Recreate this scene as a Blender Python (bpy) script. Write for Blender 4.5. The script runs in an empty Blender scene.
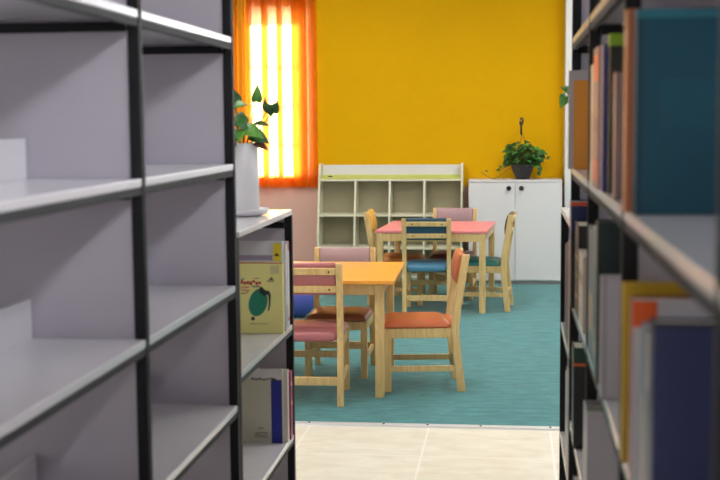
import bpy, bmesh, math, random
from mathutils import Vector, Matrix
random.seed(7)
sc = bpy.context.scene
col = sc.collection
PI = math.pi

# ------------------------------------------------------------------ materials
def srgb(r, g, b):
    f = lambda c: (c/255/12.92) if c/255 <= .04045 else ((c/255+.055)/1.055)**2.4
    return (f(r), f(g), f(b), 1)

def new_mat(name):
    m = bpy.data.materials.new(name); m.use_nodes = True
    nt = m.node_tree
    return m, nt, nt.nodes['Principled BSDF']

def plain(name, c, rough=.5, spec=.5, metal=0., var=.06, scale=12., bump=0., bscale=80., coat=0.):
    """painted / laminated / moulded surface with a faint procedural unevenness"""
    m, nt, b = new_mat(name)
    tc = nt.nodes.new('ShaderNodeTexCoord')
    n = nt.nodes.new('ShaderNodeTexNoise'); n.inputs['Scale'].default_value = scale
    n.inputs['Detail'].default_value = 4
    nt.links.new(tc.outputs['Object'], n.inputs['Vector'])
    mix = nt.nodes.new('ShaderNodeMixRGB')
    mix.inputs[1].default_value = tuple(x*(1-var) for x in c[:3])+(1,)
    mix.inputs[2].default_value = tuple(min(1, x*(1+var)) for x in c[:3])+(1,)
    nt.links.new(n.outputs['Fac'], mix.inputs[0]); nt.links.new(mix.outputs[0], b.inputs['Base Color'])
    b.inputs['Roughness'].default_value = rough; b.inputs['Metallic'].default_value = metal
    b.inputs['Specular IOR Level'].default_value = spec
    if coat: b.inputs['Coat Weight'].default_value = coat; b.inputs['Coat Roughness'].default_value = .15
    if bump:
        n2 = nt.nodes.new('ShaderNodeTexNoise'); n2.inputs['Scale'].default_value = bscale
        nt.links.new(tc.outputs['Object'], n2.inputs['Vector'])
        bp = nt.nodes.new('ShaderNodeBump'); bp.inputs['Strength'].default_value = bump; bp.inputs['Distance'].default_value = .004
        nt.links.new(n2.outputs['Fac'], bp.inputs['Height']); nt.links.new(bp.outputs[0], b.inputs['Normal'])
    return m

def wood(name, c1, c2, rough=.42):
    m, nt, b = new_mat(name)
    tc = nt.nodes.new('ShaderNodeTexCoord'); mp = nt.nodes.new('ShaderNodeMapping')
    mp.inputs['Scale'].default_value = (26, 26, 3)
    nt.links.new(tc.outputs['Object'], mp.inputs['Vector'])
    n = nt.nodes.new('ShaderNodeTexNoise'); n.inputs['Scale'].default_value = 1.6; n.inputs['Detail'].default_value = 6
    n.inputs['Distortion'].default_value = 1.2
    nt.links.new(mp.outputs[0], n.inputs['Vector'])
    r = nt.nodes.new('ShaderNodeValToRGB')
    r.color_ramp.elements[0].position = .3; r.color_ramp.elements[0].color = c2
    r.color_ramp.elements[1].position = .62; r.color_ramp.elements[1].color = c1
    nt.links.new(n.outputs['Fac'], r.inputs[0]); nt.links.new(r.outputs[0], b.inputs['Base Color'])
    b.inputs['Roughness'].default_value = rough
    return m

def carpet_mat():
    m, nt, b = new_mat('teal_carpet')
    tc = nt.nodes.new('ShaderNodeTexCoord')
    mp = nt.nodes.new('ShaderNodeMapping'); mp.inputs['Scale'].default_value = (3.0, 9.0, 1)
    nt.links.new(tc.outputs['Object'], mp.inputs['Vector'])
    n = nt.nodes.new('ShaderNodeTexNoise'); n.inputs['Scale'].default_value = 2.2; n.inputs['Detail'].default_value = 8
    n.inputs['Roughness'].default_value = .72
    nt.links.new(mp.outputs[0], n.inputs['Vector'])
    n2 = nt.nodes.new('ShaderNodeTexNoise'); n2.inputs['Scale'].default_value = 160; n2.inputs['Detail'].default_value = 3
    nt.links.new(tc.outputs['Object'], n2.inputs['Vector'])
    r = nt.nodes.new('ShaderNodeValToRGB')
    e = r.color_ramp.elements
    e[0].position = .36; e[0].color = (.014, .12, .13, 1)
    e[1].position = .66; e[1].color = (.085, .315, .325, 1)
    mx = nt.nodes.new('ShaderNodeMath'); mx.operation = 'MULTIPLY_ADD'; mx.inputs[1].default_value = .35
    sub = nt.nodes.new('ShaderNodeMath'); sub.operation = 'MULTIPLY'; sub.inputs[1].default_value = .65
    nt.links.new(n.outputs['Fac'], sub.inputs[0])
    nt.links.new(n2.outputs['Fac'], mx.inputs[0]); nt.links.new(sub.outputs[0], mx.inputs[2])
    nt.links.new(mx.outputs[0], r.inputs[0]); nt.links.new(r.outputs[0], b.inputs['Base Color'])
    b.inputs['Roughness'].default_value = .95; b.inputs['Specular IOR Level'].default_value = .1
    b.inputs['Sheen Weight'].default_value = .25
    bp = nt.nodes.new('ShaderNodeBump'); bp.inputs['Strength'].default_value = .7; bp.inputs['Distance'].default_value = .006
    nt.links.new(n2.outputs['Fac'], bp.inputs['Height']); nt.links.new(bp.outputs[0], b.inputs['Normal'])
    return m

def tile_mat():
    m, nt, b = new_mat('cream_floor_tile')
    tc = nt.nodes.new('ShaderNodeTexCoord')
    mp = nt.nodes.new('ShaderNodeMapping'); mp.inputs['Location'].default_value = (.412+6.1, -5.665+12.2, 0)
    nt.links.new(tc.outputs['Object'], mp.inputs['Vector'])
    br = nt.nodes.new('ShaderNodeTexBrick'); br.offset = 0; br.squash = 1
    br.inputs['Scale'].default_value = 1; br.inputs['Brick Width'].default_value = .61; br.inputs['Row Height'].default_value = .61
    br.inputs['Mortar Size'].default_value = .006; br.inputs['Mortar Smooth'].default_value = .3
    nt.links.new(mp.outputs[0], br.inputs['Vector'])
    n = nt.nodes.new('ShaderNodeTexNoise'); n.inputs['Scale'].default_value = 5; n.inputs['Detail'].default_value = 7
    n.inputs['Roughness'].default_value = .65; n.inputs['Distortion'].default_value = .6
    mp2 = nt.nodes.new('ShaderNodeMapping'); mp2.inputs['Scale'].default_value = (1, 2.4, 1)
    nt.links.new(tc.outputs['Object'], mp2.inputs['Vector']); nt.links.new(mp2.outputs[0], n.inputs['Vector'])
    r = nt.nodes.new('ShaderNodeValToRGB')
    r.color_ramp.elements[0].position = .3; r.color_ramp.elements[0].color = (.72, .66, .53, 1)
    r.color_ramp.elements[1].position = .65; r.color_ramp.elements[1].color = (.84, .80, .69, 1)
    nt.links.new(n.outputs['Fac'], r.inputs[0])
    nt.links.new(r.outputs[0], br.inputs['Color1']); nt.links.new(r.outputs[0], br.inputs['Color2'])
    br.inputs['Mortar'].default_value = (.88, .85, .77, 1)
    nt.links.new(br.outputs['Color'], b.inputs['Base Color'])
    b.inputs['Roughness'].default_value = .38
    return m

def cloth_mat(name, refl, trans, mixf=.5):
    """thin curtain cloth: dyed weave that lets daylight through"""
    m = bpy.data.materials.new(name); m.use_nodes = True
    nt = m.node_tree; nt.nodes.clear()
    out = nt.nodes.new('ShaderNodeOutputMaterial')
    d = nt.nodes.new('ShaderNodeBsdfDiffuse'); t = nt.nodes.new('ShaderNodeBsdfTranslucent')
    tc = nt.nodes.new('ShaderNodeTexCoord')
    mp = nt.nodes.new('ShaderNodeMapping'); mp.inputs['Scale'].default_value = (40, 40, 1.2)
    n = nt.nodes.new('ShaderNodeTexNoise'); n.inputs['Scale'].default_value = 1.5
    nt.links.new(tc.outputs['Object'], mp.inputs['Vector']); nt.links.new(mp.outputs[0], n.inputs['Vector'])
    for node, c in ((d, refl), (t, trans)):
        mx = nt.nodes.new('ShaderNodeMixRGB')
        mx.inputs[1].default_value = tuple(x*.88 for x in c[:3])+(1,)
        mx.inputs[2].default_value = tuple(min(1, x*1.08) for x in c[:3])+(1,)
        nt.links.new(n.outputs['Fac'], mx.inputs[0]); nt.links.new(mx.outputs[0], node.inputs['Color'])
    mix = nt.nodes.new('ShaderNodeMixShader'); mix.inputs[0].default_value = mixf
    nt.links.new(d.outputs[0], mix.inputs[1]); nt.links.new(t.outputs[0], mix.inputs[2])
    nt.links.new(mix.outputs[0], out.inputs['Surface'])
    return m

def pane_mat():
    m = bpy.data.materials.new('window_glass'); m.use_nodes = True
    nt = m.node_tree; nt.nodes.clear()
    out = nt.nodes.new('ShaderNodeOutputMaterial')
    tr = nt.nodes.new('ShaderNodeBsdfTransparent'); gl = nt.nodes.new('ShaderNodeBsdfGlossy')
    gl.inputs['Roughness'].default_value = .02
    fr = nt.nodes.new('ShaderNodeFresnel'); fr.inputs['IOR'].default_value = 1.45
    mix = nt.nodes.new('ShaderNodeMixShader')
    nt.links.new(fr.outputs[0], mix.inputs[0]); nt.links.new(tr.outputs[0], mix.inputs[1]); nt.links.new(gl.outputs[0], mix.inputs[2])
    nt.links.new(mix.outputs[0], out.inputs['Surface'])
    return m

def leaf_mat(name, c1, c2):
    m, nt, b = new_mat(name)
    tc = nt.nodes.new('ShaderNodeTexCoord')
    n = nt.nodes.new('ShaderNodeTexNoise'); n.inputs['Scale'].default_value = 22
    nt.links.new(tc.outputs['Object'], n.inputs['Vector'])
    r = nt.nodes.new('ShaderNodeValToRGB')
    r.color_ramp.elements[0].position = .35; r.color_ramp.elements[0].color = c1
    r.color_ramp.elements[1].position = .68; r.color_ramp.elements[1].color = c2
    nt.links.new(n.outputs['Fac'], r.inputs[0]); nt.links.new(r.outputs[0], b.inputs['Base Color'])
    b.inputs['Roughness'].default_value = .5
    return m

def pages_mat():
    m, nt, b = new_mat('page_edges')
    tc = nt.nodes.new('ShaderNodeTexCoord'); mp = nt.nodes.new('ShaderNodeMapping'); mp.inputs['Scale'].default_value = (2, 700, 2)
    n = nt.nodes.new('ShaderNodeTexNoise'); n.inputs['Scale'].default_value = 1
    nt.links.new(tc.outputs['Object'], mp.inputs['Vector']); nt.links.new(mp.outputs[0], n.inputs['Vector'])
    r = nt.nodes.new('ShaderNodeValToRGB')
    r.color_ramp.elements[0].color = (.5, .45, .36, 1); r.color_ramp.elements[1].color = (.8, .77, .68, 1)
    nt.links.new(n.outputs['Fac'], r.inputs[0]); nt.links.new(r.outputs[0], b.inputs['Base Color'])
    b.inputs['Roughness'].default_value = .8
    return m

M = dict(
    lav=plain('lavender_grey_laminate', (.46, .43, .49, 1), .45, var=.04, scale=5),
    shelf=plain('white_shelf_laminate', (.66, .645, .68, 1), .16, var=.03, scale=5),
    steel=plain('black_steel', (.010, .010, .012, 1), .6, spec=.25, var=.2),
    rail=plain('grey_steel_rail', (.05, .05, .054, 1), .68, spec=.2, var=.15),
    pine=wood('pale_pine', (.74, .53, .235, 1), (.60, .39, .145, 1)),
    screw=plain('dark_screw', (.03, .025, .02, 1), .4, metal=.6),
    orange_top=plain('orange_tabletop', (.86, .36, .045, 1), .32, var=.1, scale=3),
    pink_top=plain('pink_tabletop', (.77, .235, .25, 1), .36, var=.06, scale=3),
    v_pink=plain('dusty_pink_vinyl', (.46, .155, .165, 1), .42, bump=.1),
    v_mauve=plain('mauve_vinyl', (.38, .24, .255, 1), .45, bump=.1),
    v_brown=plain('brick_brown_vinyl', (.30, .095, .055, 1), .4, bump=.1),
    v_orange=plain('rust_orange_vinyl', (.50, .115, .03, 1), .42, bump=.1),
    v_navy=plain('dark_petrol_vinyl', (.018, .07, .12, 1), .42, bump=.1),
    v_blue=plain('steel_blue_vinyl', (.07, .22, .35, 1), .38, bump=.1),
    v_green=plain('dark_green_vinyl', (.015, .16, .14, 1), .42, bump=.1),
    v_olive=plain('dark_olive_vinyl', (.06, .06, .045, 1), .42, bump=.1),
    v_yellow=plain('mustard_vinyl', (.74, .43, .05, 1), .42, bump=.1),
    v_tan=plain('burnt_orange_vinyl', (.52, .17, .03, 1), .42, bump=.1),
    v_maroon=plain('maroon_vinyl', (.17, .045, .04, 1), .4, bump=.1),
    cream=plain('cream_laminate', (.74, .72, .56, 1), .4, var=.03),
    beigeback=plain('beige_laminate', (.36, .33, .215, 1), .5, var=.04),
    lime=plain('lime_green_laminate', (.52, .60, .10, 1), .45, var=.05),
    white=plain('white_cabinet_paint', (.73, .72, .74, 1), .35, var=.02),
    knob=plain('black_knob', (.01, .01, .012, 1), .3),
    plinth=plain('grey_plinth', (.30, .29, .29, 1), .5),
    pot_black=plain('black_plastic_pot', (.022, .022, .026, 1), .42),
    pot_white=plain('white_ceramic_pot', (.72, .71, .73, 1), .3, var=.02),
    soil=plain('dark_soil', (.045, .028, .018, 1), .95, var=.4, scale=90, bump=.6),
    stem=plain('green_stem', (.10, .20, .04, 1), .5),
    brownstem=plain('brown_stem', (.16, .09, .03, 1), .6),
    leaf=leaf_mat('pothos_leaf', (.012, .07, .016, 1), (.05, .20, .035, 1)),
    leaf_l=leaf_mat('pothos_leaf_pale', (.04, .20, .03, 1), (.16, .42, .05, 1)),
    deadleaf=plain('dry_brown_leaf', (.10, .03, .012, 1), .6),
    ball=plain('violet_blue_rubber', (.10, .115, .46, 1), .5, var=.05),
    wall_y=plain('yellow_wall_paint', (.74, .405, .004, 1), .9, spec=.08, var=.03, scale=2),
    wall_p=plain('bounce_tinted_dado_paint', (.74, .47, .40, 1), .7, spec=.25, var=.03, scale=2),  # white dado with orange bounce light put into its colour
    wall_w=plain('white_wall_paint', (.76, .75, .74, 1), .8, spec=.25, var=.02, scale=2),
    carpet=carpet_mat(), tile=tile_mat(),
    strip=plain('aluminium_strip', (.72, .72, .73, 1), .35, metal=.35),
    curtain=cloth_mat('orange_red_curtain', (.95, .15, .006), (.92, .70, .31), .62),
    amber=cloth_mat('amber_curtain', (.96, .47, .035), (.9, .5, .06), .42),
    blind=cloth_mat('added_white_blind', (.8, .8, .8, 1), (.85, .86, .88, 1), .72),  # cloth of the blind added to diffuse the unseen window
    glass=pane_mat(), alum=plain('white_window_frame', (.6, .6, .6, 1), .4),
    pages=pages_mat(),
)
_pc = {}
def paint(r, g, b, rough=.4):
    k = (r, g, b, rough)
    if k not in _pc:
        _pc[k] = plain('print_%d_%d_%d' % (r, g, b), srgb(r, g, b), rough, var=.05, scale=20)
    return _pc[k]

# ------------------------------------------------------------------ mesh builder
class MB:
    def __init__(s): s.bm = bmesh.new(); s.mats = []
    def mi(s, m):
        if m is None: return 0
        if m not in s.mats: s.mats.append(m)
        return s.mats.index(m)
    def box(s, x0, x1, y0, y1, z0, z1, m=None, mat=None):
        i = s.mi(m)
        vs = [s.bm.verts.new((x, y, z)) for z in (z0, z1) for x, y in ((x0, y0), (x1, y0), (x1, y1), (x0, y1))]
        for f in ((3, 2, 1, 0), (4, 5, 6, 7), (0, 1, 5, 4), (1, 2, 6, 5), (2, 3, 7, 6), (3, 0, 4, 7)):
            s.bm.faces.new([vs[k] for k in f]).material_index = i
        if mat is not None: bmesh.ops.transform(s.bm, matrix=mat, verts=vs)
        return s
    def prism(s, pts, axis, a, b, m=None):
        """polygon pts in the two other axes, swept along axis from a to b"""
        i = s.mi(m)
        def P(p, t):
            if axis == 'x': return (t, p[0], p[1])
            if axis == 'y': return (p[0], t, p[1])
            return (p[0], p[1], t)
        A = [s.bm.verts.new(P(p, a)) for p in pts]; B = [s.bm.verts.new(P(p, b)) for p in pts]
        fs = [s.bm.faces.new(A), s.bm.faces.new(B[::-1])]
        n = len(pts)
        for k in range(n): fs.append(s.bm.faces.new((A[k], B[k], B[(k+1) % n], A[(k+1) % n])))
        for f in fs: f.material_index = i
        return s
    def tube(s, path, r, n=8, m=None):
        i = s.mi(m); rings = []
        path = [Vector(p) for p in path]
        for k, p in enumerate(path):
            d = (path[min(k+1, len(path)-1)]-path[max(k-1, 0)]).normalized()
            a = d.orthogonal().normalized() if abs(d.z) > .95 else d.cross(Vector((0, 0, 1))).normalized()
            b = d.cross(a)
            rr = r(k/(len(path)-1)) if callable(r) else r
            rings.append([s.bm.verts.new(p+(a*math.cos(2*PI*j/n)+b*math.sin(2*PI*j/n))*rr) for j in range(n)])
        for k in range(len(rings)-1):
            for j in range(n):
                f = s.bm.faces.new((rings[k][j], rings[k][(j+1) % n], rings[k+1][(j+1) % n], rings[k+1][j])); f.material_index = i; f.smooth = True
        s.bm.faces.new(rings[0][::-1]).material_index = i; s.bm.faces.new(rings[-1]).material_index = i
        return s
    def lathe(s, prof, n=40, c=(0, 0, 0), m=None, axis='z'):
        i = s.mi(m); rings = []
        for r, z in prof:
            ring = []
            for j in range(n):
                a = 2*PI*j/n; x, y = r*math.cos(a), r*math.sin(a)
                v = (x, y, z) if axis == 'z' else ((x, z, y) if axis == 'y' else (z, x, y))
                ring.append(s.bm.verts.new(Vector(v)+Vector(c)))
            rings.append(ring)
        for k in range(len(rings)-1):
            for j in range(n):
                f = s.bm.faces.new((rings[k][j], rings[k][(j+1) % n], rings[k+1][(j+1) % n], rings[k+1][j])); f.material_index = i; f.smooth = True
        s.bm.faces.new(rings[0][::-1]).material_index = i; s.bm.faces.new(rings[-1]).material_index = i
        return s
    def pillow(s, x0, x1, y0, y1, z0, z1, e1=.45, e2=.22, m=None, mat=None, flat=None):
        """upholstered pad: a superellipsoid, optionally cut flat at height fraction `flat`"""
        i = s.mi(m); nu, nv = 48, 20
        cx, cy, cz = (x0+x1)/2, (y0+y1)/2, (z0+z1)/2
        a, b, c = (x1-x0)/2, (y1-y0)/2, (z1-z0)/2
        pw = lambda t, e: math.copysign(abs(t)**e, t)
        rings = []; allv = []
        for k in range(1, nv):
            ph = -PI/2+PI*k/nv; ring = []
            for j in range(nu):
                th = 2*PI*j/nu
                x = pw(math.cos(ph), e1)*pw(math.cos(th), e2); y = pw(math.cos(ph), e1)*pw(math.sin(th), e2)
                z = pw(math.sin(ph), .9)
                if flat is not None: z = max(z, flat)
                ring.append(s.bm.verts.new((cx+a*x, cy+b*y, cz+c*z)))
            rings.append(ring); allv += ring
        for k in range(len(rings)-1):
            for j in range(nu):
                f = s.bm.faces.new((rings[k][j], rings[k][(j+1) % nu], rings[k+1][(j+1) % nu], rings[k+1][j])); f.material_index = i; f.smooth = True
        for ring, zz, rev in ((rings[0], -1 if flat is None else flat, True), (rings[-1], 1, False)):
            p = s.bm.verts.new((cx, cy, cz+c*zz)); allv.append(p)
            for j in range(nu):
                t = (ring[(j+1) % nu], ring[j], p) if rev else (ring[j], ring[(j+1) % nu], p)
                f = s.bm.faces.new(t); f.material_index = i; f.smooth = True
        if mat is not None: bmesh.ops.transform(s.bm, matrix=mat, verts=allv)
        return s
    def build(s, name, mat=None, parent=None, bevel=0., seg=2, smooth=False):
        bmesh.ops.recalc_face_normals(s.bm, faces=s.bm.faces[:])
        me = bpy.data.meshes.new(name); s.bm.to_mesh(me); s.bm.free()
        if mat is not None and not s.mats: me.materials.append(mat)
        for m in s.mats: me.materials.append(m)
        if smooth:
            for p in me.polygons: p.use_smooth = True
        o = bpy.data.objects.new(name, me); col.objects.link(o)
        if parent is not None: o.parent = parent
        if bevel:
            bv = o.modifiers.new('bevel', 'BEVEL'); bv.width = bevel; bv.segments = seg; bv.limit_method = 'ANGLE'
            bv.angle_limit = math.radians(40)
        return o

def B(*a, **k): return MB().box(*a, **k)
def thing(name, label, cat, loc=(0, 0, 0), rot=0, group=None):
    o = bpy.data.objects.new(name, None); col.objects.link(o)
    o.empty_display_size = .1
    o.location = loc; o.rotation_euler = (0, 0, rot)
    return tag(o, label, cat, group)
def tag(o, label, cat, group=None):
    o['label'] = label; o['category'] = cat
    if group: o['group'] = group
    return o
def struct(o, label=None):
    o['kind'] = 'structure'
    if label: o['label'] = label
    return o

# ------------------------------------------------------------------ the room
WY, ZC = 12.15, 3.25                     # inner face of the back wall, ceiling height
XL, XR, YB = -3.4, 3.4, -3.2
FZ = -.008                               # tile level, carpet pile top is z = 0
struct(B(XL-.1, XR+.1, YB-.1, WY+.2, -.2, FZ).build('floor', M['tile']), 'cream marbled floor tiles in the book aisle')
struct(B(XL-.1, XR+.1, YB-.1, WY+.2, ZC, ZC+.1).build('ceiling', M['wall_w']), 'white ceiling')
struct(B(XL-.1, XL, YB-.1, WY+.2, FZ, ZC).build('wall_left', M['wall_w']), 'white left wall')
struct(B(XR, XR+.1, YB-.1, WY+.2, FZ, ZC).build('wall_right', M['wall_w']), 'white right wall')
struct(B(XL, XR, YB-.1, YB, FZ, ZC).build('wall_rear', M['wall_w']), 'white wall behind the viewer')
wx0, wx1, wz0, wz1 = -2.60, -2.005, 1.02, 2.64
DZ = .905                                # top of the white dado, its bounce light painted in
wb = MB()
wb.box(XL, XR, WY, WY+.2, FZ, DZ, M['wall_p'])
wb.box(XL, wx0, WY, WY+.2, DZ, ZC, M['wall_y']); wb.box(wx1, .5, WY, WY+.2, DZ, ZC, M['wall_y'])
wb.box(wx0, wx1, WY, WY+.2, DZ, wz0, M['wall_y']); wb.box(wx0, wx1, WY, WY+.2, wz1, ZC, M['wall_y'])
vx0, vx1, vz0, vz1 = 1.05, 2.9, 1.2, 2.8
wb.box(.5, vx0, WY, WY+.2, DZ, ZC, M['wall_w']).box(vx1, XR, WY, WY+.2, DZ, ZC, M['wall_w'])
wb.box(vx0, vx1, WY, WY+.2, DZ, vz0, M['wall_w']).box(vx0, vx1, WY, WY+.2, vz1, ZC, M['wall_w'])
struct(wb.build('wall_back'), 'yellow back wall with a white dado tinted pink for bounced light')
struct(B(.50, .86, 11.86, WY-.001, FZ, ZC).build('trim_2', M['wall_w'], bevel=.004), 'white pillar beside the yellow wall')
# window behind the curtain
wf = MB()
t = .045
wf.box(wx0, wx1, WY+.09, WY+.14, wz0, wz0+t).box(wx0, wx1, WY+.09, WY+.14, wz1-t, wz1)
wf.box(wx0, wx0+t, WY+.09, WY+.14, wz0+t, wz1-t).box(wx1-t, wx1, WY+.09, WY+.14, wz0+t, wz1-t)
win = struct(wf.build('window_1', M['alum'], bevel=.003), 'window glowing behind the orange curtain')
gb = MB()
for k in range(1, 4):
    z = wz0+t+(wz1-wz0-2*t)*k/4; gb.box(wx0+t, wx1-t, WY+.165, WY+.18, z-.005, z+.005)
gb.box((wx0+wx1)/2-.008, (wx0+wx1)/2+.008, WY+.165, WY+.18, wz0+t, wz1-t)
gb.build('window_grille', M['rail'], win)
B(wx0+t, wx1-t, WY+.112, WY+.118, wz0+t, wz1-t).build('window_pane', M['glass'], win)

wf = MB()  # unseen window, added for the bright highlights on the left shelves
wf.box(vx0, vx1, WY+.09, WY+.14, vz0, vz0+t).box(vx0, vx1, WY+.09, WY+.14, vz1-t, vz1)
for x in (vx0, (vx0+vx1)/2-t/2, vx1-t): wf.box(x, x+t, WY+.09, WY+.14, vz0+t, vz1-t)
win2 = struct(wf.build('unseen_window_2', M['alum'], bevel=.003), 'unseen window added right of the pillar for shelf highlights, with an added white blind')
B(vx0+t, vx1-t, WY+.112, WY+.118, vz0+t, vz1-t).build('window_pane', M['glass'], win2)
B(vx0-.03, vx1+.03, WY-.03, WY-.028, vz0-.03, vz1+.03).build('added_window_blind', M['blind'], win2)  # unseen blind added to keep direct sun out and spread its light

# carpet and its metal edge
CY = 6.235
tag(B(XL, XR, CY, WY-.001, FZ, 0).build('carpet', M['carpet']), 'teal short-pile carpet covering the reading area floor', 'carpet')
st = struct(MB().prism([(CY-.035, FZ), (CY-.03, .001), (CY+.004, .004), (CY+.012, .002), (CY+.012, FZ+.0085), (CY, FZ+.0085), (CY, FZ)], 'x', XL, XR).build('trim_1', M['strip']),
            'pale metal strip along the carpet edge')
for x in (-1.9, -1.44, -1.03, -.645, -.42, -.15, .2, .55, 1.0):
    MB().lathe([(.006, .0), (.006, .0045), (.003, .0055)], 12, (x, CY-.013, .001)).build('screw', M['screw'], st)

# ------------------------------------------------------------------ curtains
def sheet(plan, z0, z1, name, mat, parent=None, nz=14, hem=None):
    """cloth hanging along the plan polyline"""
    bm = bmesh.new(); rows = []
    for k in range(nz+1):
        z = z0+(z1-z0)*k/nz; sway = .25+.75*(1-k/nz)
        rows.append([bm.verts.new((x, y+(.004*math.sin(9*z+x*14))*sway, z)) for x, y in plan])
    for k in range(nz):
        for j in range(len(plan)-1):
            f = bm.faces.new((rows[k][j], rows[k][j+1], rows[k+1][j+1], rows[k+1][j])); f.smooth = True
    me = bpy.data.meshes.new(name); bm.to_mesh(me); bm.free(); me.materials.append(mat)
    o = bpy.data.objects.new(name, me); col.objects.link(o)
    if parent is not None: o.parent = parent
    return o
def plan_folds(x0, x1, y, folds, amp=.006, wl=.13, back=.028):
    pts = []; x = x0
    def run(a, b):
        n = max(2, int((b-a)/.008))
        for k in range(n+1):
            t = a+(b-a)*k/n; pts.append((t, y+amp*math.sin(2*PI*t/wl)))
    for a, b in folds:                    # the cloth doubles back on itself between a and b
        run(x, b)
        yb = y+amp*math.sin(2*PI*b/wl); ya = y+amp*math.sin(2*PI*a/wl)
        for k in range(1, 6): pts.append((b+.006*math.sin(PI*k/6), yb-(back/2)*k/6))
        n = 6
        for k in range(n+1): pts.append((b+(a-b)*k/n, yb-back/2+(ya-yb)*k/n))
        for k in range(1, 6): pts.append((a-.006*math.sin(PI*k/6), ya-back/2-(back/2)*k/6))
        for k in range(n+1):
            t = a+(b-a)*k/n; pts.append((t, y-back+amp*math.sin(2*PI*t/wl)))
        for k in range(1, 5): pts.append((b+.02*k/5, y-back*(1-k/5)+amp*math.sin(2*PI*b/wl)))
        x = b+.02
    run(x, x1)
    return pts
ct = thing('curtain', 'translucent orange curtain glowing in front of the sunlit window', 'curtain', (-2.2, 12.05, .9))
T = Matrix.Translation((2.2, -12.05, -.9))
o = sheet([(x+2.2, y-12.05) for x, y in plan_folds(-2.66, -1.888, 12.112, [(-2.585, -2.545), (-2.425, -2.375), (-2.272, -2.235), (-2.125, -1.995)])], .0, 2.06, 'cloth', M['curtain'], ct)
hm = sheet([(x+2.2, y-12.05-.004) for x, y in plan_folds(-2.655, -1.89, 12.112, [])], .0, .115, 'hem', M['curtain'], ct, nz=2)
ct2 = thing('curtain', 'opaque amber curtain bunched in folds left of the sunlit window', 'curtain', (-2.75, 11.96, .9))
o = sheet([(x+2.75, y-11.96) for x, y in plan_folds(-3.0, -2.545, 11.96, [(-2.90, -2.86), (-2.72, -2.69), (-2.62, -2.585)], amp=.02, wl=.062, back=.03)], 0, 2.06, 'cloth', M['amber'], ct2)
rod = thing('curtain_rod', 'curtain rod above the orange and amber curtains', 'rod', (-2.45, 12.01, 2.98))
MB().tube([(-.65, 0, 0), (.65, 0, 0)], .012, 10).build('pole', M['rail'], rod)
for x in (-.6, .6): B(x-.012, x+.012, 0, .14, -.012, .012).build('bracket', M['rail'], rod)

# ------------------------------------------------------------------ library bookcases
def bookcase(label, face, sgn, posts, shelves, top, extra_top=False):
    """double-sided steel and laminate shelving; `face` is the aisle-side plane, the body runs sgn-wards"""
    r = thing('bookcase', label, 'bookcase', (face, posts[0], FZ))
    D = .60; P = .028
    X = lambda a, b: (min(sgn*a, sgn*b), max(sgn*a, sgn*b))
    y_ = lambda y: y-posts[0]
    for n, y in enumerate(posts):
        yy = y_(y)
        for a in (0, D-P):
            x0, x1 = X(a, a+P)
            B(x0, x1, yy, yy+P, 0, top-FZ).build('upright', M['steel'], r, bevel=.002)
        x0, x1 = X(P, D-P)
        B(x0, x1, yy+.005, yy+.023, .09, top-FZ-.002).build('divider_panel', M['lav'], r, bevel=.001)
        for b in shelves+[top-.02]:
            x0, x1 = X(.03, D-.03)
            B(x0, x1, yy-.008, yy+.005, b-FZ-.030, b-FZ-.007).build('cross_bar', M['steel'], r, bevel=.001)
    for k in range(len(posts)-1):
        y0, y1 = y_(posts[k])+P, y_(posts[k+1])
        for b in shelves:
            x0, x1 = X(.001, D-.001)
            s = B(x0, x1, y0, y1-.009 if False else y1, b-FZ, b-FZ+.02).build('shelf_board', M['shelf'], r, bevel=.0025, seg=3)
            for a in (0.002, D-.017):
                x0, x1 = X(a, a+.015)
                B(x0, x1, y0, y1, b-FZ-.019, b-FZ).build('front_rail', M['rail'], s, bevel=.002)
            x0, x1 = X(.278, .292)
            B(x0, x1, y0, y1, b-FZ+.02, b-FZ+.115).build('back_stop', M['shelf'], r, bevel=.001)
        x0, x1 = X(.03, D-.03)
        B(x0, x1, y0, y1, 0, .08).build('plinth', M['lav'], r)
    if extra_top:
        x0, x1 = X(0, D)
        B(x0, x1, P+.001, y_(posts[-1])+P, top-FZ, top-FZ+.02).build('top_board', M['shelf'], r, bevel=.0025, seg=3)
    else:
        for k in range(len(posts)-1):
            y0, y1 = y_(posts[k])+P, y_(posts[k+1])
            x0, x1 = X(.001, D-.001)
            B(x0, x1, y0, y1, top-FZ-.02, top-FZ).build('top_board', M['shelf'], r, bevel=.0025)
    return r
XLf, XRf = -.85, .194
SH = [.26, .643, 1.022, 1.40, 1.788]
bookcase('tall empty lavender-grey bookcase with black uprights on the left of the aisle', XLf, -1, [.91, 1.865, 2.806, 3.766], SH, 2.19)
bookcase('low white-topped bookcase holding a potted plant, beyond the tall empty one', XLf, -1, [3.80, 4.765], [.295, .735], 1.185, True)
SR = [.13, .532, .945, 1.372, 1.79]
bookcase('tall full bookcase with blurred books on the right of the aisle', XRf, 1, [.22, 1.185, 2.215, 3.215, 4.11], SR, 2.19)
bookcase('low bookcase at far right end beyond the tall full bookcase', XRf, 1, [4.15, 4.905], [.295, .735], 1.185, True)

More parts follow.
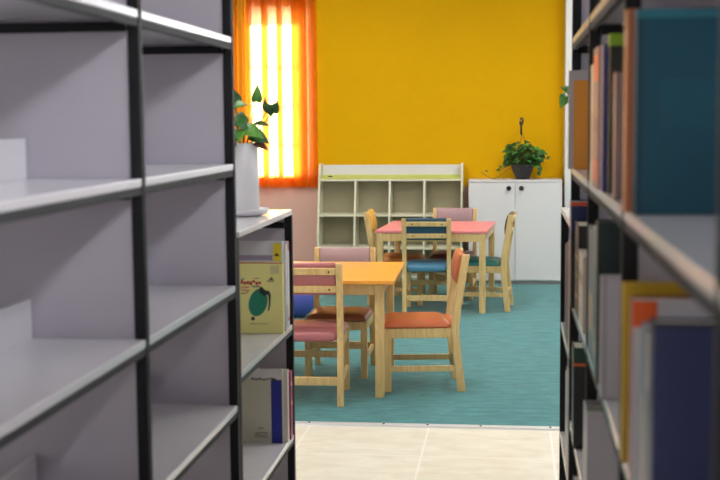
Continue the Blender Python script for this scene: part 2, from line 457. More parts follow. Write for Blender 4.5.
# ------------------------------------------------------------------ books
def book(name, label, xs, sgn, w, y0, t, z0, h, cover, group=None, front=(), spine=(), page=None, cat='book', rot=0):
    """upright book: spine at xs facing the aisle, front cover at y0 facing along the aisle"""
    if sgn > 0 and y0 > 2.68: xs -= .006
    r = thing(name, label, cat, (xs, y0, z0), rot, group)
    c = MB(); bt = .0028
    X = lambda a, b: (min(sgn*a, sgn*b), max(sgn*a, sgn*b))
    x0, x1 = X(0, w)
    c.box(x0, x1, 0, bt, 0, h, cover); c.box(x0, x1, t-bt, t, 0, h, cover)
    x0, x1 = X(0, bt); c.box(x0, x1, bt, t-bt, 0, h, cover)
    for k, (u0, u1, v0, v1, m) in enumerate(front):       # printed areas: thin film on the cover board
        x0, x1 = X(u0*w, u1*w); c.box(x0, x1, -.0003*(k+1), 0, v0*h, v1*h, m)
    for u0, u1, v0, v1, m in spine:
        x0, x1 = X(-.0004, 0); c.box(x0, x1, u0*t, u1*t, v0*h, v1*h, m)
    c.build('cover', None, r)
    x0, x1 = X(bt+.0005, w-.004)
    B(x0, x1, bt, t-bt, .003, h-.004).build('page_block', page or M['pages'], r)
    return r

p = paint
black, offw = p(24, 24, 28), p(222, 218, 214)
# right bookcase, eye-level shelf
Z1, Z2, Z3 = 1.393, .966, .553
G1 = 'books on the eye-level shelf of the right bookcase'
book('book', 'large teal book nearest the viewer on the right eye-level shelf', .201, 1, .25, 2.075, .045, Z1, .333, p(8, 74, 94), G1,
     front=[(.0, 1, .955, 1, p(40, 112, 130)), (.16, .5, .42, .66, p(14, 80, 99)), (.0, .045, 0, .955, p(6, 60, 78))])
book('book', 'tall orange-brown book right behind the large teal book', .190, 1, .23, 2.128, .046, Z1, .338, p(176, 104, 66), G1,
     spine=[(.1, .9, .82, .9, p(214, 176, 140)), (.1, .9, .1, .5, p(200, 140, 100))])
book('book', 'beige book with pale spine wedged behind the orange-brown book', .193, 1, .22, 2.176, .034, Z1, .33, p(190, 166, 146), G1,
     spine=[(.1, .9, .7, .86, p(150, 120, 100))])
book('book', 'mauve-brown shorter book in front of the dark olive book', .2, 1, .2, 2.47, .05, Z1, .246, p(140, 112, 112), G1, spine=[(.1, .9, .6, .8, p(170, 150, 140))])
book('book', 'dark olive book with bright green top edge', .203, 1, .22, 2.66, .05, Z1, .333, p(44, 44, 34), G1,
     front=[(0, 1, .925, 1, p(128, 166, 26))], spine=[(0, 1, .925, 1, p(128, 166, 26))])
book('book', 'dark navy book with plain navy spine behind the olive book', .2, 1, .22, 2.713, .1, Z1, .315, p(22, 42, 112), G1, spine=[(.15, .85, .1, .2, p(70, 84, 130))])
book('book', 'pinkish book with bright orange-red label high on its spine', .197, 1, .22, 2.82, .17, Z1, .318, p(150, 110, 116), G1,
     spine=[(.1, .9, .76, .95, p(250, 96, 58)), (.1, .9, .05, .2, p(222, 90, 70)), (.1, .9, .4, .5, p(120, 90, 120))])
book('book', 'pale beige book beyond the pinkish orange-labelled book', .197, 1, .2, 2.995, .1, Z1, .285, p(206, 186, 170), G1, spine=[(.1, .9, .2, .6, p(188, 160, 140))])
book('book', 'cream book last before the black upright, beyond the pale beige book', .205, 1, .2, 3.1, .1, Z1, .27, p(196, 182, 170), G1)
book('book', 'amber-covered book with wide grey border at the far end of eye-level shelf', .183, 1, .2, 3.95, .035, Z1, .307, p(168, 160, 160), G1,
     front=[(.075, .96, .0, .90, p(214, 138, 40))])
book('book', 'grey book hidden behind the amber-covered book', .195, 1, .2, 3.988, .06, Z1, .3, p(130, 120, 120), G1)
# right bookcase, shelf below
G2 = 'books on the middle shelf of the right bookcase'
book('book', 'large navy book nearest the viewer on the lower right shelf', .198, 1, .25, 1.75, .05, Z2, .3, p(40, 48, 90), G2, front=[(0, 1, .975, 1, p(30, 38, 60))])
book('book', 'cream book with narrow pale spine just behind the navy book', .199, 1, .2, 1.803, .05, Z2, .27, p(192, 182, 164), G2, spine=[(.1, .9, .2, .7, p(150, 150, 150))])
book('book', 'light blue book with narrow spine behind the cream one', .199, 1, .2, 1.856, .06, Z2, .275, p(120, 142, 168), G2, spine=[(.1, .9, .1, .6, p(176, 170, 160))])
book('book', 'white book with orange corner block and red-brown spine', .192, 1, .22, 1.985, .06, Z2, .297, p(158, 92, 84), G2,
     front=[(0, 1, 0, 1, p(206, 202, 206)), (0, .17, .86, 1, p(228, 92, 30))], spine=[(.0, .3, .82, 1, p(226, 96, 40))])
book('book', 'dark slate book squeezed behind the orange-cornered white book', .198, 1, .2, 2.048, .04, Z2, .285, p(70, 74, 88), G2)
book('book', 'yellow book with yellow border standing tall behind the navy book', .188, 1, .24, 2.11, .04, Z2, .307, p(206, 166, 36), G2,
     front=[(.12, .9, .08, .88, p(214, 208, 206))])
book('book', 'pale grey blank-covered book halfway along the lower right shelf', .187, 1, .2, 2.6, .05, Z2, .257, p(188, 182, 188), G2, front=[(.0, .06, 0, 1, p(166, 160, 166))])
book('book', 'very dark green tall book behind the pale grey book', .194, 1, .22, 2.75, .06, Z2, .36, p(16, 40, 38), G2)
book('book', 'pale aqua book with blue marks beside the dark green tall book', .2, 1, .2, 2.84, .12, Z2, .325, p(138, 168, 176), G2,
     spine=[(.1, .9, .3, .75, p(70, 130, 170)), (.2, .8, .1, .2, p(200, 200, 190))])
book('book', 'grey-green book between the pale aqua book and upright', .2, 1, .2, 2.965, .2, Z2, .32, p(96, 124, 140), G2, spine=[(.1, .9, .2, .5, p(170, 160, 140))])
book('book', 'short white-spined book just beyond the nearer black upright, lower shelf', .2, 1, .2, 3.4, .22, Z2, .21, p(206, 196, 184), G2, spine=[(.1, .9, .6, .75, p(150, 140, 130))])
book('book', 'black book with small gold spine marks, lower right shelf', .2, 1, .2, 3.64, .2, Z2, .275, p(26, 28, 34), G2,
     spine=[(.2, .8, .62, .65, p(190, 170, 120)), (.2, .8, .42, .44, p(190, 170, 120)), (.2, .8, .2, .23, p(190, 170, 120))])
book('book', 'tall navy book with red-orange top edge, lower right shelf', .190, 1, .2, 3.87, .1, Z2, .33, p(30, 46, 96), G2, front=[(0, 1, .96, 1, p(214, 86, 44)), (0, 1, 0, .72, p(24, 26, 32))],
     spine=[(0, 1, .96, 1, p(214, 86, 44))])
G3 = 'boxes and books on the low right shelf'
def filebox(label, xs, y0, z0, w, t, h):
    r = thing('file_box', label, 'file box', (xs, y0, z0), 0, G3)
    c = MB(); k = .004
    c.box(0, w, 0, k, 0, h).box(0, w, t-k, t, 0, h*.93).box(0, k, k, t-k, 0, h*.93).box(w-k, w, k, t-k, 0, h).box(k, w-k, k, t-k, 0, k)
    c.build('box_shell', p(176, 172, 176), r)
    B(-.001, w, -.0015, .0, h-.012, h).build('top_edge', p(120, 126, 112), r)
filebox('light grey file box standing on the low right shelf', .183, 2.98, Z3, .22, .16, .31)
book('book', 'black book with green top and orange line on the low right shelf', .195, 1, .2, 3.75, .12, Z3, .31, p(22, 24, 26), G3,
     front=[(0, 1, .86, 1, p(24, 60, 48)), (0, 1, .82, .85, p(206, 96, 44))], spine=[(0, 1, .86, 1, p(24, 60, 48)), (0, 1, .82, .85, p(206, 96, 44))])
book('book', 'dark book with yellow and blue spine bands on the lowest right shelf', .198, 1, .2, 3.7, .12, .151, .3, p(40, 44, 74), G3,
     spine=[(.1, .9, .7, .8, p(210, 170, 60)), (.1, .9, .3, .5, p(60, 90, 160))])
# low right bookcase
G4 = 'books in the low bookcase at the far right'
for lab, y, t, z, h, c_, in (
        ('thick beige book, upper shelf of the low far-right bookcase', 4.2, .12, .756, .38, (188, 166, 150)),
        ('dark plum book, upper shelf of the low far-right bookcase', 4.33, .14, .756, .36, (48, 34, 50)),
        ('navy book, upper shelf of the low far-right bookcase', 4.48, .12, .756, .34, (34, 44, 84)),
        ('grey book, lower shelf of the low far-right bookcase', 4.22, .2, .316, .36, (150, 148, 150)),
        ('silver-grey thin book, lower shelf of the low far-right bookcase', 4.43, .06, .316, .33, (170, 168, 172))):
    book('book', lab, .203, 1, .2, y, t, z, h, p(*c_), G4)

# left low bookcase: yellow manual with the green grenade
G5 = 'books on the low left bookcase'
yb = 4.55
Zb = .756
yel = p(240, 233, 150)
yk = book('book', 'pale yellow book with a green grenade pictured on its cover', -.848, -1, .212, yb, .022, Zb, .268, yel, G5,
          front=[(0, 1, .985, 1, p(190, 72, 60)), (.06, .22, .84, .96, p(214, 208, 150))])
# cover art, in metres from the cover's right bottom corner (a = leftwards, b = up)
art = bpy.data.objects.new('cover_picture', None)
def film(pts, m, name, parent, d=.0008):
    MB().prism([(-a, b) for a, b in pts], 'y', -d, 0).build(name, m, parent)
def ell(ca, cb, ra, rb, rot=0, n=28):
    return [(ca+ra*math.cos(2*PI*k/n)*math.cos(rot)-rb*math.sin(2*PI*k/n)*math.sin(rot), cb+ra*math.cos(2*PI*k/n)*math.sin(rot)+rb*math.sin(2*PI*k/n)*math.cos(rot)) for k in range(n)]
bpy.data.objects.remove(art)
S = 4.55/1244
px = lambda x, y: ((283.5-x)*S, (332.3-y)*S)      # a reading of the photographed cover in metres
def zp(x, y): return px(236+x/4.8, 240+y/4.8)
cov = [c for c in yk.children if c.name.startswith('cover')][0]
film(ell(*zp(104, 290), .035, .053, .28), p(34, 132, 104), 'grenade_picture', cov, .0008)
film([zp(*q) for q in ((112, 240), (110, 222), (120, 208), (140, 228), (160, 232), (168, 250), (165, 300), (158, 332), (153, 330), (158, 290), (156, 252), (140, 250), (140, 262))], p(40, 46, 44), 'grenade_lever', cov, .0012)
film(ell(*zp(77, 370), .007, .007), p(36, 50, 46), 'grenade_ring', cov, .0012)
def strokes(x0, x1, y0, y1, m, n, seed):
    """hand-lettered title strokes, too small to read in the photograph"""
    rnd = random.Random(seed); tb = MB()
    for k in range(n):
        xa = x0+(x1-x0)*k/n; xb = xa+(x1-x0)/n*.86
        ya = y0+rnd.random()*(y1-y0)*.4; yb_ = ya+(y1-y0)*(.45+.3*rnd.random())
        a0, b0 = zp(xa, yb_); a1, b1 = zp(xb, ya)
        tb.box(-a0, -a1, -.0007, 0, b0, b1, m)
    tb.build('print_line', None, cov)
strokes(18, 122, 178, 205, p(196, 52, 66), 7, 1)
strokes(20, 60, 208, 220, p(206, 90, 90), 5, 2)
strokes(75, 115, 206, 216, p(60, 66, 110), 5, 3)
strokes(22, 62, 224, 236, p(200, 96, 90), 5, 4)
strokes(20, 52, 238, 248, p(180, 110, 90), 4, 5)
strokes(20, 40, 168, 178, p(52, 150, 130), 2, 6)
strokes(84, 110, 166, 174, p(190, 80, 80), 4, 7)
strokes(60, 150, 392, 400, p(176, 172, 120), 12, 8)
strokes(150, 186, 178, 190, p(150, 146, 120), 6, 9)
tb = MB(); a0, b0 = zp(160, 178); a1, b1 = zp(172, 162)
tb.prism([(-a0, b0), (-a1, b1), (-zp(184, 178)[0], b0)], 'y', -.0007, 0, p(90, 80, 60))
tb.build('emblem', None, cov)
wbk = book('book', 'white book with yellow corner square behind the yellow grenade book', -.852, -1, .212, yb+.024, .026, Zb, .343, p(206, 204, 206), G5,
           front=[(.02, .165, .79, .985, p(228, 206, 40)), (.18, .98, .80, .855, p(160, 146, 170))])
cv = [c for c in wbk.children if c.name.startswith('cover')][0]
MB().prism([(-.034, .29), (-.02, .302), (-.01, .29)], 'y', -.0009, 0).build('emblem', p(90, 76, 30), cv)
book('book', 'white paperback with pale spine second behind the grenade book', -.845, -1, .21, yb+.052, .03, Zb, .33, p(214, 212, 210), G5, spine=[(.1, .9, .05, .3, p(180, 180, 190))])
book('book', 'pink-topped book last in the row behind the grenade book', -.843, -1, .21, yb+.084, .03, Zb, .338, p(226, 220, 222), G5, spine=[(.1, .9, .9, 1, p(206, 60, 90)), (.1, .9, .1, .14, p(206, 80, 90))])
# lower shelf: cream book with blue stripe
Zc = .316
cb = book('book', 'cream book with a broad royal blue vertical stripe on its cover', -.868, -1, .2, 4.62, .022, Zc, .288, p(196, 192, 172), G5,
          front=[(.012, .222, .0, .86, p(26, 36, 140)), (.0, 1, .87, 1, p(206, 204, 202))])
cv = [c for c in cb.children if c.name.startswith('cover')][0]
S2 = 4.62/1244; cov = cv
def zp(x, y): return ((283-(238+x/5.33))*S2, (443.8-(360+y/5.33))*S2)
strokes(66, 210, 78, 98, p(110, 104, 100), 7, 21)
strokes(100, 132, 358, 370, p(120, 112, 96), 4, 22)
strokes(84, 156, 384, 396, p(120, 112, 96), 11, 23)
strokes(84, 156, 398, 406, p(126, 118, 100), 11, 24)
strokes(80, 158, 408, 416, p(126, 118, 100), 11, 25)
tb = MB(); a0, b0 = zp(178, 98); a1, b1 = zp(190, 78)
tb.prism([(-a0, b0), (-a1, b1), (-zp(208, 98)[0], b0)], 'y', -.0008, 0, p(40, 38, 40))
tb.build('emblem', None, cv)
book('book', 'white-spined book right behind the blue-striped cream book', -.852, -1, .2, 4.644, .03, Zc, .28, p(214, 208, 206), G5)
book('book', 'magenta-spined book behind the blue-striped cream book', -.846, -1, .2, 4.676, .04, Zc, .268, p(150, 24, 84), G5, spine=[(.2, .8, .5, .56, p(220, 160, 60)), (.2, .8, .15, .3, p(90, 14, 50)), (.2, .8, .78, .84, p(220, 170, 190))])
book('book', 'black book last in the row behind the magenta-spined book', -.86, -1, .2, 4.718, .035, Zc, .25, p(40, 34, 42), G5)

# ------------------------------------------------------------------ tables
def table(name, label, cx, cy, w, d, rot, topm, H, ix, iy):
    r = thing(name, label, 'table', (cx, cy, 0), math.radians(rot))
    B(-w/2, w/2, -d/2, d/2, H-.022, H).build('tabletop', topm, r, bevel=.004, seg=3)
    L = .05
    for sx in (-1, 1):
        for sy in (-1, 1):
            x0 = sx*(w/2-ix-L/2); y0 = sy*(d/2-iy-L/2)
            B(x0-L/2, x0+L/2, y0-L/2, y0+L/2, 0, H-.022).build('leg', M['pine'], r, bevel=.003)
    for sy in (-1, 1):
        y0 = sy*(d/2-iy-.015)
        B(-w/2+ix+L, w/2-ix-L, y0-.011, y0+.011, H-.088, H-.022).build('apron', M['pine'], r, bevel=.002)
    for sx in (-1, 1):
        x0 = sx*(w/2-ix-.015)
        B(x0-.011, x0+.011, -d/2+iy+L, d/2-iy-L, H-.088, H-.022).build('apron', M['pine'], r, bevel=.002)
    return r
table('reading_table', 'low pine table with an orange top, nearer the aisle', -1.125, 7.225, .95, .93, 1.3, M['orange_top'], .67, .062, .055)
table('reading_table', 'low pine table with a pink top, in front of the open shelf unit', -.613, 10.44, .905, .98, -3.6, M['pink_top'], .664, .012, .004)

# ------------------------------------------------------------------ chairs
def make_chair():
    r = thing('chair', 'chair', 'chair')
    hw = .195; pt = .034
    for sx in (-1, 1):
        x0, x1 = sorted((sx*hw, sx*(hw-pt)))
        MB().prism([(-.232, 0), (-.187, 0), (-.164, .20), (-.150, .36), (-.161, .47), (-.214, .787), (-.257, .787), (-.206, .47), (-.195, .36), (-.209, .20)], 'x', x0, x1).build('rear_leg', M['pine'], r, bevel=.003)
        x0, x1 = sorted((sx*(hw-.006), sx*(hw-.044)))
        B(x0, x1, .192, .236, 0, .368).build('front_leg', M['pine'], r, bevel=.003)
        x0, x1 = sorted((sx*(hw-.008), sx*(hw-.028)))
        B(x0, x1, -.16, .194, .312, .368).build('seat_rail', M['pine'], r, bevel=.002)
        B(x0, x1, -.176, .196, .118, .150).build('stretcher', M['pine'], r, bevel=.002)
    B(-hw+.044, hw-.044, .208, .230, .312, .368).build('seat_rail', M['pine'], r, bevel=.002)
    B(-hw+.044, hw-.044, .204, .224, .190, .227).build('stretcher', M['pine'], r, bevel=.002)
    B(-hw+pt, hw-pt, -.208, -.186, .113, .158).build('stretcher', M['pine'], r, bevel=.002)
    # backrest rails, leaning with the posts
    def lean(zc): return Matrix.Translation((0, -.206-(zc-.47)*.161, zc)) @ Matrix.Rotation(math.radians(9.1), 4, 'X')
    for zc in (.742, .644):
        MB().box(-hw+pt, hw-pt, -.001, .019, -.018, .018, mat=lean(zc)).build('back_rail', M['pine'], r, bevel=.002)
        for x in (-.11, .125):
            MB().lathe([(.0055, -.0025), (.0055, .001)], 10, (x, 0, 0), axis='y').build('screw', M['screw'], r).matrix_local = lean(zc)
    MB().pillow(-hw+.006, hw-.006, -.150, .243, .318, .418, .42, .16, flat=.02).pillow(-hw+pt+.002, hw-pt-.002, -.182, -.06, .346, .402, .25, .15).build('seat_cushion', M['v_pink'], r)
    hp_ = hw-pt-.002                       # back pad: square-edged, crowned towards the sitter
    pr = [(.018, -.09), (.040, -.094), (.052, -.075), (.060, -.03), (.060, .03), (.052, .075), (.040, .090), (.018, .086)]
    pd = MB().prism(pr, 'x', -hp_, hp_); bmesh.ops.transform(pd.bm, matrix=lean(.697), verts=pd.bm.verts[:])
    pd.build('back_cushion', M['v_pink'], r, bevel=.008, seg=3, smooth=True)
    return r
def copy_tree(o):
    c = o.copy(); col.objects.link(c)
    for ch in o.children:
        d = ch.copy(); col.objects.link(d); d.parent = c
    return c
def recolour(ch, seat, back):
    for k in ch.children:
        b = k.name.split('.')[0]
        if b in ('seat_cushion', 'back_cushion'):
            k.material_slots[0].link = 'OBJECT'
            k.material_slots[0].material = seat if b == 'seat_cushion' else back
proto = make_chair()
GN, GF = 'chairs at the orange table', 'chairs at the pink table'
chairs = [
    (-1.106, 6.81, 2.2, M['v_pink'], M['v_pink'], 'dusty pink cushioned pine chair seen from behind, at the near side of orange table', GN),
    (-1.047, 7.565, 180, M['v_brown'], M['v_mauve'], 'pine chair with mauve back and brick-brown seat on far side of orange table', GN),
    (-.512, 7.19, 98, M['v_orange'], M['v_orange'], 'pine chair with rust-orange seat and back at right end of orange table', GN),
    (-.672, 10.05, 1, M['v_blue'], M['v_navy'], 'pine chair with steel blue seat and dark blue back, facing the pink table', GF),
    (-.505, 10.875, 178, M['v_maroon'], M['v_mauve'], 'pine chair with mauve back and maroon seat, far side of pink table', GF),
    (-.972, 10.50, -90, M['v_tan'], M['v_yellow'], 'pine chair with mustard yellow back at left end of pink table', GF),
    (-.222, 10.245, 86, M['v_green'], M['v_olive'], 'pine chair with dark green seat at right end of pink table', GF)]
for i, (x, y, a, s_, b_, lab, g) in enumerate(chairs):
    c = proto if i == 0 else copy_tree(proto)
    c.location = (x, y, 0); c.rotation_euler = (0, 0, math.radians(a))
    c.scale = (1, 1, {1: .95, 3: .982, 4: .972}.get(i, 1))
    recolour(c, s_, b_); tag(c, lab, 'chair', g)

# violet-blue ball on the carpet behind the orange table
ob = MB().lathe([(.175*math.sin(PI*k/24)+1e-4, .175-.175*math.cos(PI*k/24)) for k in range(25)], 48).build('play_ball', M['ball'])
ob.location = (-1.695, 9.66, 0)
tag(ob, 'violet-blue ball on the carpet, glimpsed under the orange table', 'ball')

# ------------------------------------------------------------------ open shelf unit
su = thing('shelf_unit', 'cream open shelf unit of square cubbies against the yellow wall', 'shelf unit', (-1.16, 11.8, 0))
W2 = .70; D0 = .345; tp = .02
prof = [(0, 0), (0, .46), (.185, 1.135), (D0, 1.135), (D0, 0)]
yfront = lambda z: 0 if z < .46 else (z-.46)/(1.135-.46)*.185
for x0 in (-W2, W2-tp): MB().prism(prof, 'x', x0, x0+tp).build('side_panel', M['cream'], su, bevel=.003)
B(-W2+tp, W2-tp, D0-.012, D0-.002, .04, .969).build('back_panel', M['beigeback'], su)
B(-W2+tp, W2-tp, D0-.02, D0-.002, .97, 1.118).build('tray_back', M['white'], su)
for z in (.04, .318, .63):
    B(-W2+tp, W2-tp, yfront(z)+.004, D0-.012, z, z+tp).build('shelf_board', M['cream'], su, bevel=.002)
sb = B(-W2+tp, W2-tp, yfront(.986)+.002, D0-.02, .966, .986).build('tray_board', M['cream'], su, bevel=.002)
MB().prism([(yfront(.986)+.014, .986), (yfront(.986)+.014, .989), (D0-.021, 1.022), (D0-.021, .986)], 'x', -W2+tp+.001, W2-tp-.001).build('tray_lining', M['lime'], sb)
for x in (-.337, -.003, .331):
    for z0, z1 in ((.06, .318), (.338, .63), (.65, .966)):
        MB().prism([(yfront(z0)+.006, z0), (yfront(z1)+.006, z1), (D0-.012, z1), (D0-.012, z0)], 'x', x-.009, x+.009).build('divider', M['cream'], su, bevel=.001)
B(-W2+tp, W2-tp, .03, .045, 0, .04).build('kick_board', M['cream'], su)
clip = thing('clip', 'small black clip lying on the tray of the cream shelf unit', 'clip', (-1.755, 12.04, .9995))
B(-.022, .022, -.008, .008, 0, .012).build('clip_body', M['knob'], clip, bevel=.002)
MB().tube([(-.01, 0, .012), (-.008, 0, .02), (.008, 0, .02), (.01, 0, .012)], .0015, 6).build('clip_lever', M['knob'], clip)

# ------------------------------------------------------------------ white cabinet
cab = thing('cabinet', 'white two-door cabinet with round black knobs under the hanging-pot plant', 'cabinet', (.036, 11.75, 0))
w = .435
B(-w, w, .0, .385, .03, .965).build('body', M['white'], cab, bevel=.002)
B(-w-.002, w+.002, -.02, .39, .965, .983).build('top_panel', M['white'], cab, bevel=.003)
B(-w+.01, w-.01, .01, .38, 0, .03).build('plinth', M['plinth'], cab)
for sx in (-1, 1):
    x0, x1 = sorted((sx*.002, sx*(w-.002)))
    d = B(x0, x1, -.018, -.0005, .04, .96).build('door', M['white'], cab, bevel=.003)
    MB().lathe([(.009, 0), (.009, -.012), (.021, -.016), (.023, -.024), (.018, -.03)], 24, (sx*.058, -.018, .908), axis='y').build('knob', M['knob'], d)

# ------------------------------------------------------------------ plants
def leaf_into(mb, base, d, up, L, Wd, m=None, curl=.18):
    """heart-shaped pothos leaf from its stalk end along d"""
    i = mb.mi(m)
    d = Vector(d).normalized(); u = Vector(up); s = d.cross(u)
    if s.length < 1e-3: s = d.orthogonal()
    s.normalize(); u = s.cross(d)
    outline = [(-.10, .22), (-.06, .40), (.10, .50), (.28, .48), (.48, .38), (.68, .24), (.86, .09), (1., 0.)]
    base = Vector(base)
    mid = [base+d*(L*t)+u*(-curl*L*t*t) for t in (0, .0, .10, .28, .48, .68, .86, 1.)]
    vm = [mb.bm.verts.new(q-u*.0) for q in mid]
    for sg in (1, -1):
        vo = [mb.bm.verts.new(base+d*(L*t)+s*(sg*Wd*h)+u*(-curl*L*max(0, t)**2+.25*Wd*h)) for t, h in outline[:-1]]
        for k in range(len(vo)-1):
            f = mb.bm.faces.new((vm[k], vm[k+1], vo[k+1], vo[k]) if sg > 0 else (vo[k], vo[k+1], vm[k+1], vm[k])); f.material_index = i; f.smooth = True
        k = len(vo)-1
        f = mb.bm.faces.new((vm[k], vm[k+1], vo[k]) if sg > 0 else (vo[k], vm[k+1], vm[k])); f.material_index = i; f.smooth = True
def leaf_build(mb, name, mat, parent):
    me = bpy.data.meshes.new(name); bmesh.ops.remove_doubles(mb.bm, verts=mb.bm.verts[:], dist=1e-5); mb.bm.to_mesh(me); mb.bm.free()
    if mb.mats:
        for m in mb.mats: me.materials.append(m)
    else: me.materials.append(mat)
    o = bpy.data.objects.new(name, me); col.objects.link(o); o.parent = parent
    so = o.modifiers.new('thick', 'SOLIDIFY'); so.thickness = .0012
    return o
def arc(a, b, lift, n=10):
    a, b = Vector(a), Vector(b)
    return [a.lerp(b, k/n)+Vector((0, 0, lift*math.sin(PI*k/n))) for k in range(n+1)]

# black hanging pot on the cabinet
hp = thing('potted_plant', 'bushy trailing plant in a black hanging pot on the white cabinet', 'plant', (.105, 11.94, .983))
MB().lathe([(.060, 0), (.066, .004), (.070, .02), (.094, .075), (.108, .128), (.112, .132), (.112, .142), (.103, .142), (.098, .11), (.05, .1)], 40).build('pot', M['pot_black'], hp)
MB().lathe([(.001, .112), (.099, .112), (.099, .118), (.001, .122)], 32).build('soil', M['soil'], hp)
hk = MB()
for sx in (-1, 1): hk.tube([(sx*.106, 0, .138), (sx*.06, 0, .27), (sx*.012, 0, .39), (sx*.004-.012, 0, .44)], .003, 6)
hk.tube([(-.012, 0, .42), (-.014, 0, .50), (-.024, 0, .54), (-.020, 0, .572), (-.008, 0, .578), (.002, 0, .56), (-.004, 0, .515)], .010, 8)
hk.build('hanger', M['pot_black'], hp)
rnd = random.Random(11)
fo = MB(); stm = MB()
for k in range(150):
    a = rnd.uniform(0, 2*PI); rr = rnd.uniform(.02, .165); z = .165+rnd.uniform(-.03, .20)*(1-.35*(rr/.17))
    if rr > .115: z = rnd.uniform(.13, .27)
    q = Vector((rr*math.cos(a)*1.05, rr*math.sin(a)*.85, z))
    d = Vector((math.cos(a)*.8+rnd.uniform(-.5, .5), math.sin(a)*.6-.35, rnd.uniform(-.6, .3)))
    L = rnd.uniform(.05, .085)
    leaf_into(fo, q, d, (rnd.uniform(-.3, .3), -.55, .8), L, L*.82, M['leaf'] if rnd.random() < .8 else M['leaf_l'])
    if k % 3 == 0: stm.tube(arc((rnd.uniform(-.04, .04), rnd.uniform(-.04, .04), .115), q, .03, 6), .002, 5)
# trailing vine to the left and a wisp to the right
v1 = [(-.08, -.05, .12), (-.13, -.06, .10), (-.17, -.07, .065), (-.22, -.07, .03), (-.27, -.07, .004), (-.33, -.06, .028), (-.385, -.05, .068)]
stm.tube(v1, .0028, 6)
stm.tube([(-.15, -.06, .085), (-.20, -.06, .10), (-.235, -.06, .085), (-.21, -.06, .055)], .002, 5)
for q, d, L in (((-.385, -.05, .07), (.2, -.5, .3), .03), ((-.345, -.055, .085), (.2, -.5, -.1), .035), ((-.335, -.055, .07), (-.2, -.5, .2), .028),
                ((-.21, -.065, .09), (-.9, -.3, .0), .045), ((-.2, -.07, .11), (-.5, -.3, .4), .04),
                ((-.14, -.05, .27), (-.9, -.2, -.1), .06), ((-.15, -.05, .22), (-.5, -.3, -.8), .05), ((-.155, -.05, .15), (-.7, -.2, -.5), .045),
                ((.235, -.04, .19), (.3, -.4, .5), .04), ((.24, -.04, .215), (.1, -.5, -.6), .035), ((.15, -.06, .07), (.2, -.5, -.8), .05), ((.16, -.07, .11), (.1, -.4, -.9), .055)):
    leaf_into(fo, q, d, (0, -.6, .7), L, L*.85, M['leaf'])
stm.tube([(.10, -.03, .15), (.17, -.04, .2), (.215, -.04, .185), (.24, -.04, .215)], .002, 5)
stm.tube([(-.06, -.02, .12), (-.10, -.04, .22), (-.145, -.05, .275)], .002, 5)
stm.build('stems', M['brownstem'], hp)
leaf_build(fo, 'foliage', M['leaf'], hp)

def tall_pot_plant(label, loc, leaves, extra=(), group='white potted plants on the low bookcases'):
    r = thing('potted_plant', label, 'plant', loc, 0, group)
    MB().lathe([(.060, 0), (.085, .004), (.096, .022), (.094, .026), (.082, .012), (.055, .011)], 40).build('saucer', M['pot_white'], r)
    MB().lathe([(.058, .0125), (.060, .016), (.059, .262), (.057, .266), (.051, .266), (.051, .24), (.03, .24)], 40).build('pot', M['pot_white'], r)
    MB().lathe([(.001, .241), (.0505, .241), (.0505, .248), (.001, .252)], 24).build('soil', M['soil'], r)
    fo = MB(); stm = MB()
    for q, d, up, L, wd, m in leaves:
        leaf_into(fo, q, d, up, L, wd, M[m])
        b = Vector((max(-.03, min(.03, q[0]*.3)), max(-.03, min(.03, q[1]*.3)), .248))
        stm.tube(arc(b, q, .012, 7), .0022, 6)
    stm.build('stems', M['stem'], r)
    leaf_build(fo, 'foliage', M['leaf'], r)
    return r
# leaf positions relative to the pot base (x to the right, z up)
LV = [
    ((.060, -.02, .418), (.14, -.2, 1), (.35, -1, .2), .064, .042, 'leaf_l'),
    ((.114, -.02, .405), (.0, -.3, -1), (0, -1, .1), .046, .06, 'leaf'),
    ((.10, -.022, .384), (-.2, -.3, .9), (-.8, -1, .1), .05, .034, 'leaf'),
    ((.124, -.022, .378), (.4, -.3, .8), (.8, -1, .1), .048, .034, 'leaf'),
    ((.020, -.05, .315), (.9, -.4, -.25), (0, -.6, .8), .085, .075, 'leaf_l'),
    ((.045, -.03, .295), (1, -.3, -.35), (0, -.7, .7), .075, .065, 'leaf'),
    ((.03, -.06, .335), (-.7, -.3, .2), (0, -.7, .7), .08, .07, 'leaf'),
    ((-.01, -.06, .29), (-.3, -.8, -.3), (0, -.4, .9), .085, .075, 'leaf'),
    ((-.02, -.03, .36), (.5, -.5, -.2), (0, -.6, .8), .075, .07, 'leaf'),
    ((-.02, -.02, .40), (.7, -.4, .15), (0, -.7, .7), .06, .045, 'leaf_l'),
    ((.0, -.06, .315), (.2, -.8, -.35), (0, -.5, .8), .08, .07, 'leaf_l'),
    ((-.05, -.05, .33), (-.8, -.5, -.1), (0, -.5, .8), .08, .07, 'leaf'),
    ((-.06, .02, .36), (-.8, .3, .2), (0, -.5, .8), .08, .07, 'leaf'),
    ((-.03, .03, .41), (-.3, .1, .9), (0, -1, .2), .07, .06, 'leaf'),
    ((.03, .05, .33), (.6, .7, .1), (0, .3, .9), .08, .07, 'leaf'),
    ((.06, -.045, .268), (1, -.3, -.45), (0, -.7, .6), .06, .036, 'deadleaf'),
    ((-.03, -.055, .265), (-.4, -.6, -.6), (0, -.6, .6), .07, .06, 'leaf'),
]
tall_pot_plant('heart-leaved plant in a tall white pot on the low left bookcase', (-.982, 4.50, 1.205), LV)
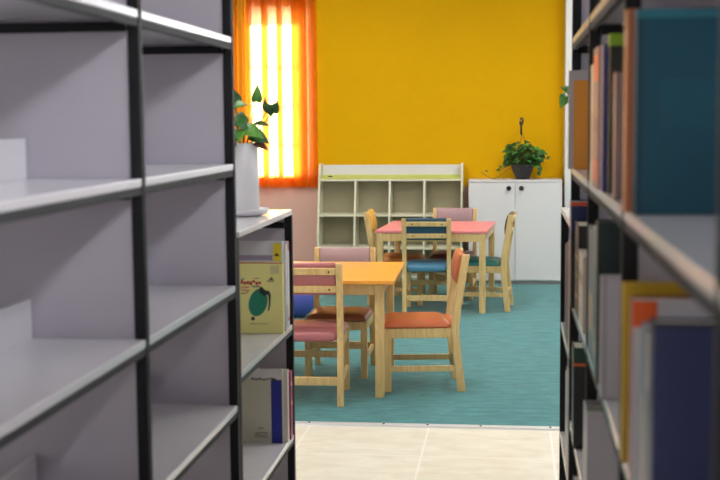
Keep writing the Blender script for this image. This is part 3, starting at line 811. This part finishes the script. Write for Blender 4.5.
LV2 = [((.02, -.02, .33), (.6, -.4, .3), (0, -.6, .8), .07, .06, 'leaf'), ((-.088, -.03, .435), (-.55, -.35, .35), (0, -.9, .5), .05, .045, 'leaf_l'),
       ((-.108, -.03, .425), (-.5, -.3, -.9), (0, -.9, .5), .05, .042, 'leaf_l'), ((-.02, .03, .34), (-.3, .7, .2), (0, 0, 1), .07, .06, 'leaf'),
       ((.04, .03, .36), (.7, .5, .2), (0, 0, 1), .07, .06, 'leaf'), ((-.03, -.05, .30), (-.3, -.8, -.1), (0, -.3, .9), .07, .06, 'leaf'), ((.03, -.05, .40), (.2, -.5, .7), (0, -1, .2), .06, .05, 'leaf')]
tall_pot_plant('leafy plant peeking out at the far right, on the low right bookcase', (.30, 4.5, 1.205), LV2)

# ------------------------------------------------------------------ light
wd_ = bpy.data.worlds.new('sky'); sc.world = wd_; wd_.use_nodes = True
nt = wd_.node_tree; bg = nt.nodes['Background']
bg.inputs[0].default_value = (.80, .90, 1, 1); bg.inputs[1].default_value = 9.0
sun = bpy.data.lights.new('sun', 'SUN'); sun.energy = 50; sun.angle = math.radians(2); sun.color = (1, .95, .86)
so = bpy.data.objects.new('sun', sun); col.objects.link(so)
so.rotation_euler = Vector((-.04, -.84, -.52)).to_track_quat('-Z', 'Y').to_euler()
def lamp(x, y, sx, sy, e, c=(1, .97, .92)):
    l = bpy.data.lights.new('unseen_ceiling_lamp', 'AREA'); l.shape = 'RECTANGLE'; l.size = sx; l.size_y = sy; l.energy = e; l.color = c
    o = bpy.data.objects.new('unseen_ceiling_lamp', l); col.objects.link(o); o.location = (x, y, ZC-.03)
for x in (-1.7, .9):
    for y in (5.6, 8.0, 10.2):
        lamp(x, y, .6, 1.2, 32)  # unseen lamps, added by guess to light the reading area
for y in (-1.6, .2, 2.0): lamp(1.35, y, .8, 1.8, 62, (.95, .96, 1))
for y in (.2, 2.4): lamp(-2.2, y, .3, 1.2, 24, (.95, .96, 1))  # unseen weak lamps added over the left aisle

# ------------------------------------------------------------------ camera
f_, yaw, pitch, roll = 1244.45, .121384, .0956917, -.0081993
fw = Vector((-math.sin(yaw)*math.cos(pitch), math.cos(yaw)*math.cos(pitch), -math.sin(pitch)))
rt = Vector((math.cos(yaw), math.sin(yaw), 0)); up = rt.cross(fw)
r2 = math.cos(roll)*rt+math.sin(roll)*up; u2 = -math.sin(roll)*rt+math.cos(roll)*up
cam = bpy.data.cameras.new('camera'); co = bpy.data.objects.new('camera', cam); col.objects.link(co)
mw = Matrix.Identity(4)
for k in range(3): mw[k][0], mw[k][1], mw[k][2] = r2[k], u2[k], -fw[k]
mw[0][3], mw[1][3], mw[2][3] = 0, 0, 1.55
co.matrix_world = mw
cam.sensor_width = 36; cam.lens = f_/720*36; cam.clip_start = .05
cam.dof.use_dof = True; cam.dof.focus_distance = 7.6; cam.dof.aperture_fstop = 4.4
sc.camera = co
sc.view_settings.view_transform = 'Standard'; sc.view_settings.look = 'None'; sc.view_settings.exposure = 0; sc.view_settings.gamma = 1
sc.view_settings.use_curve_mapping = False
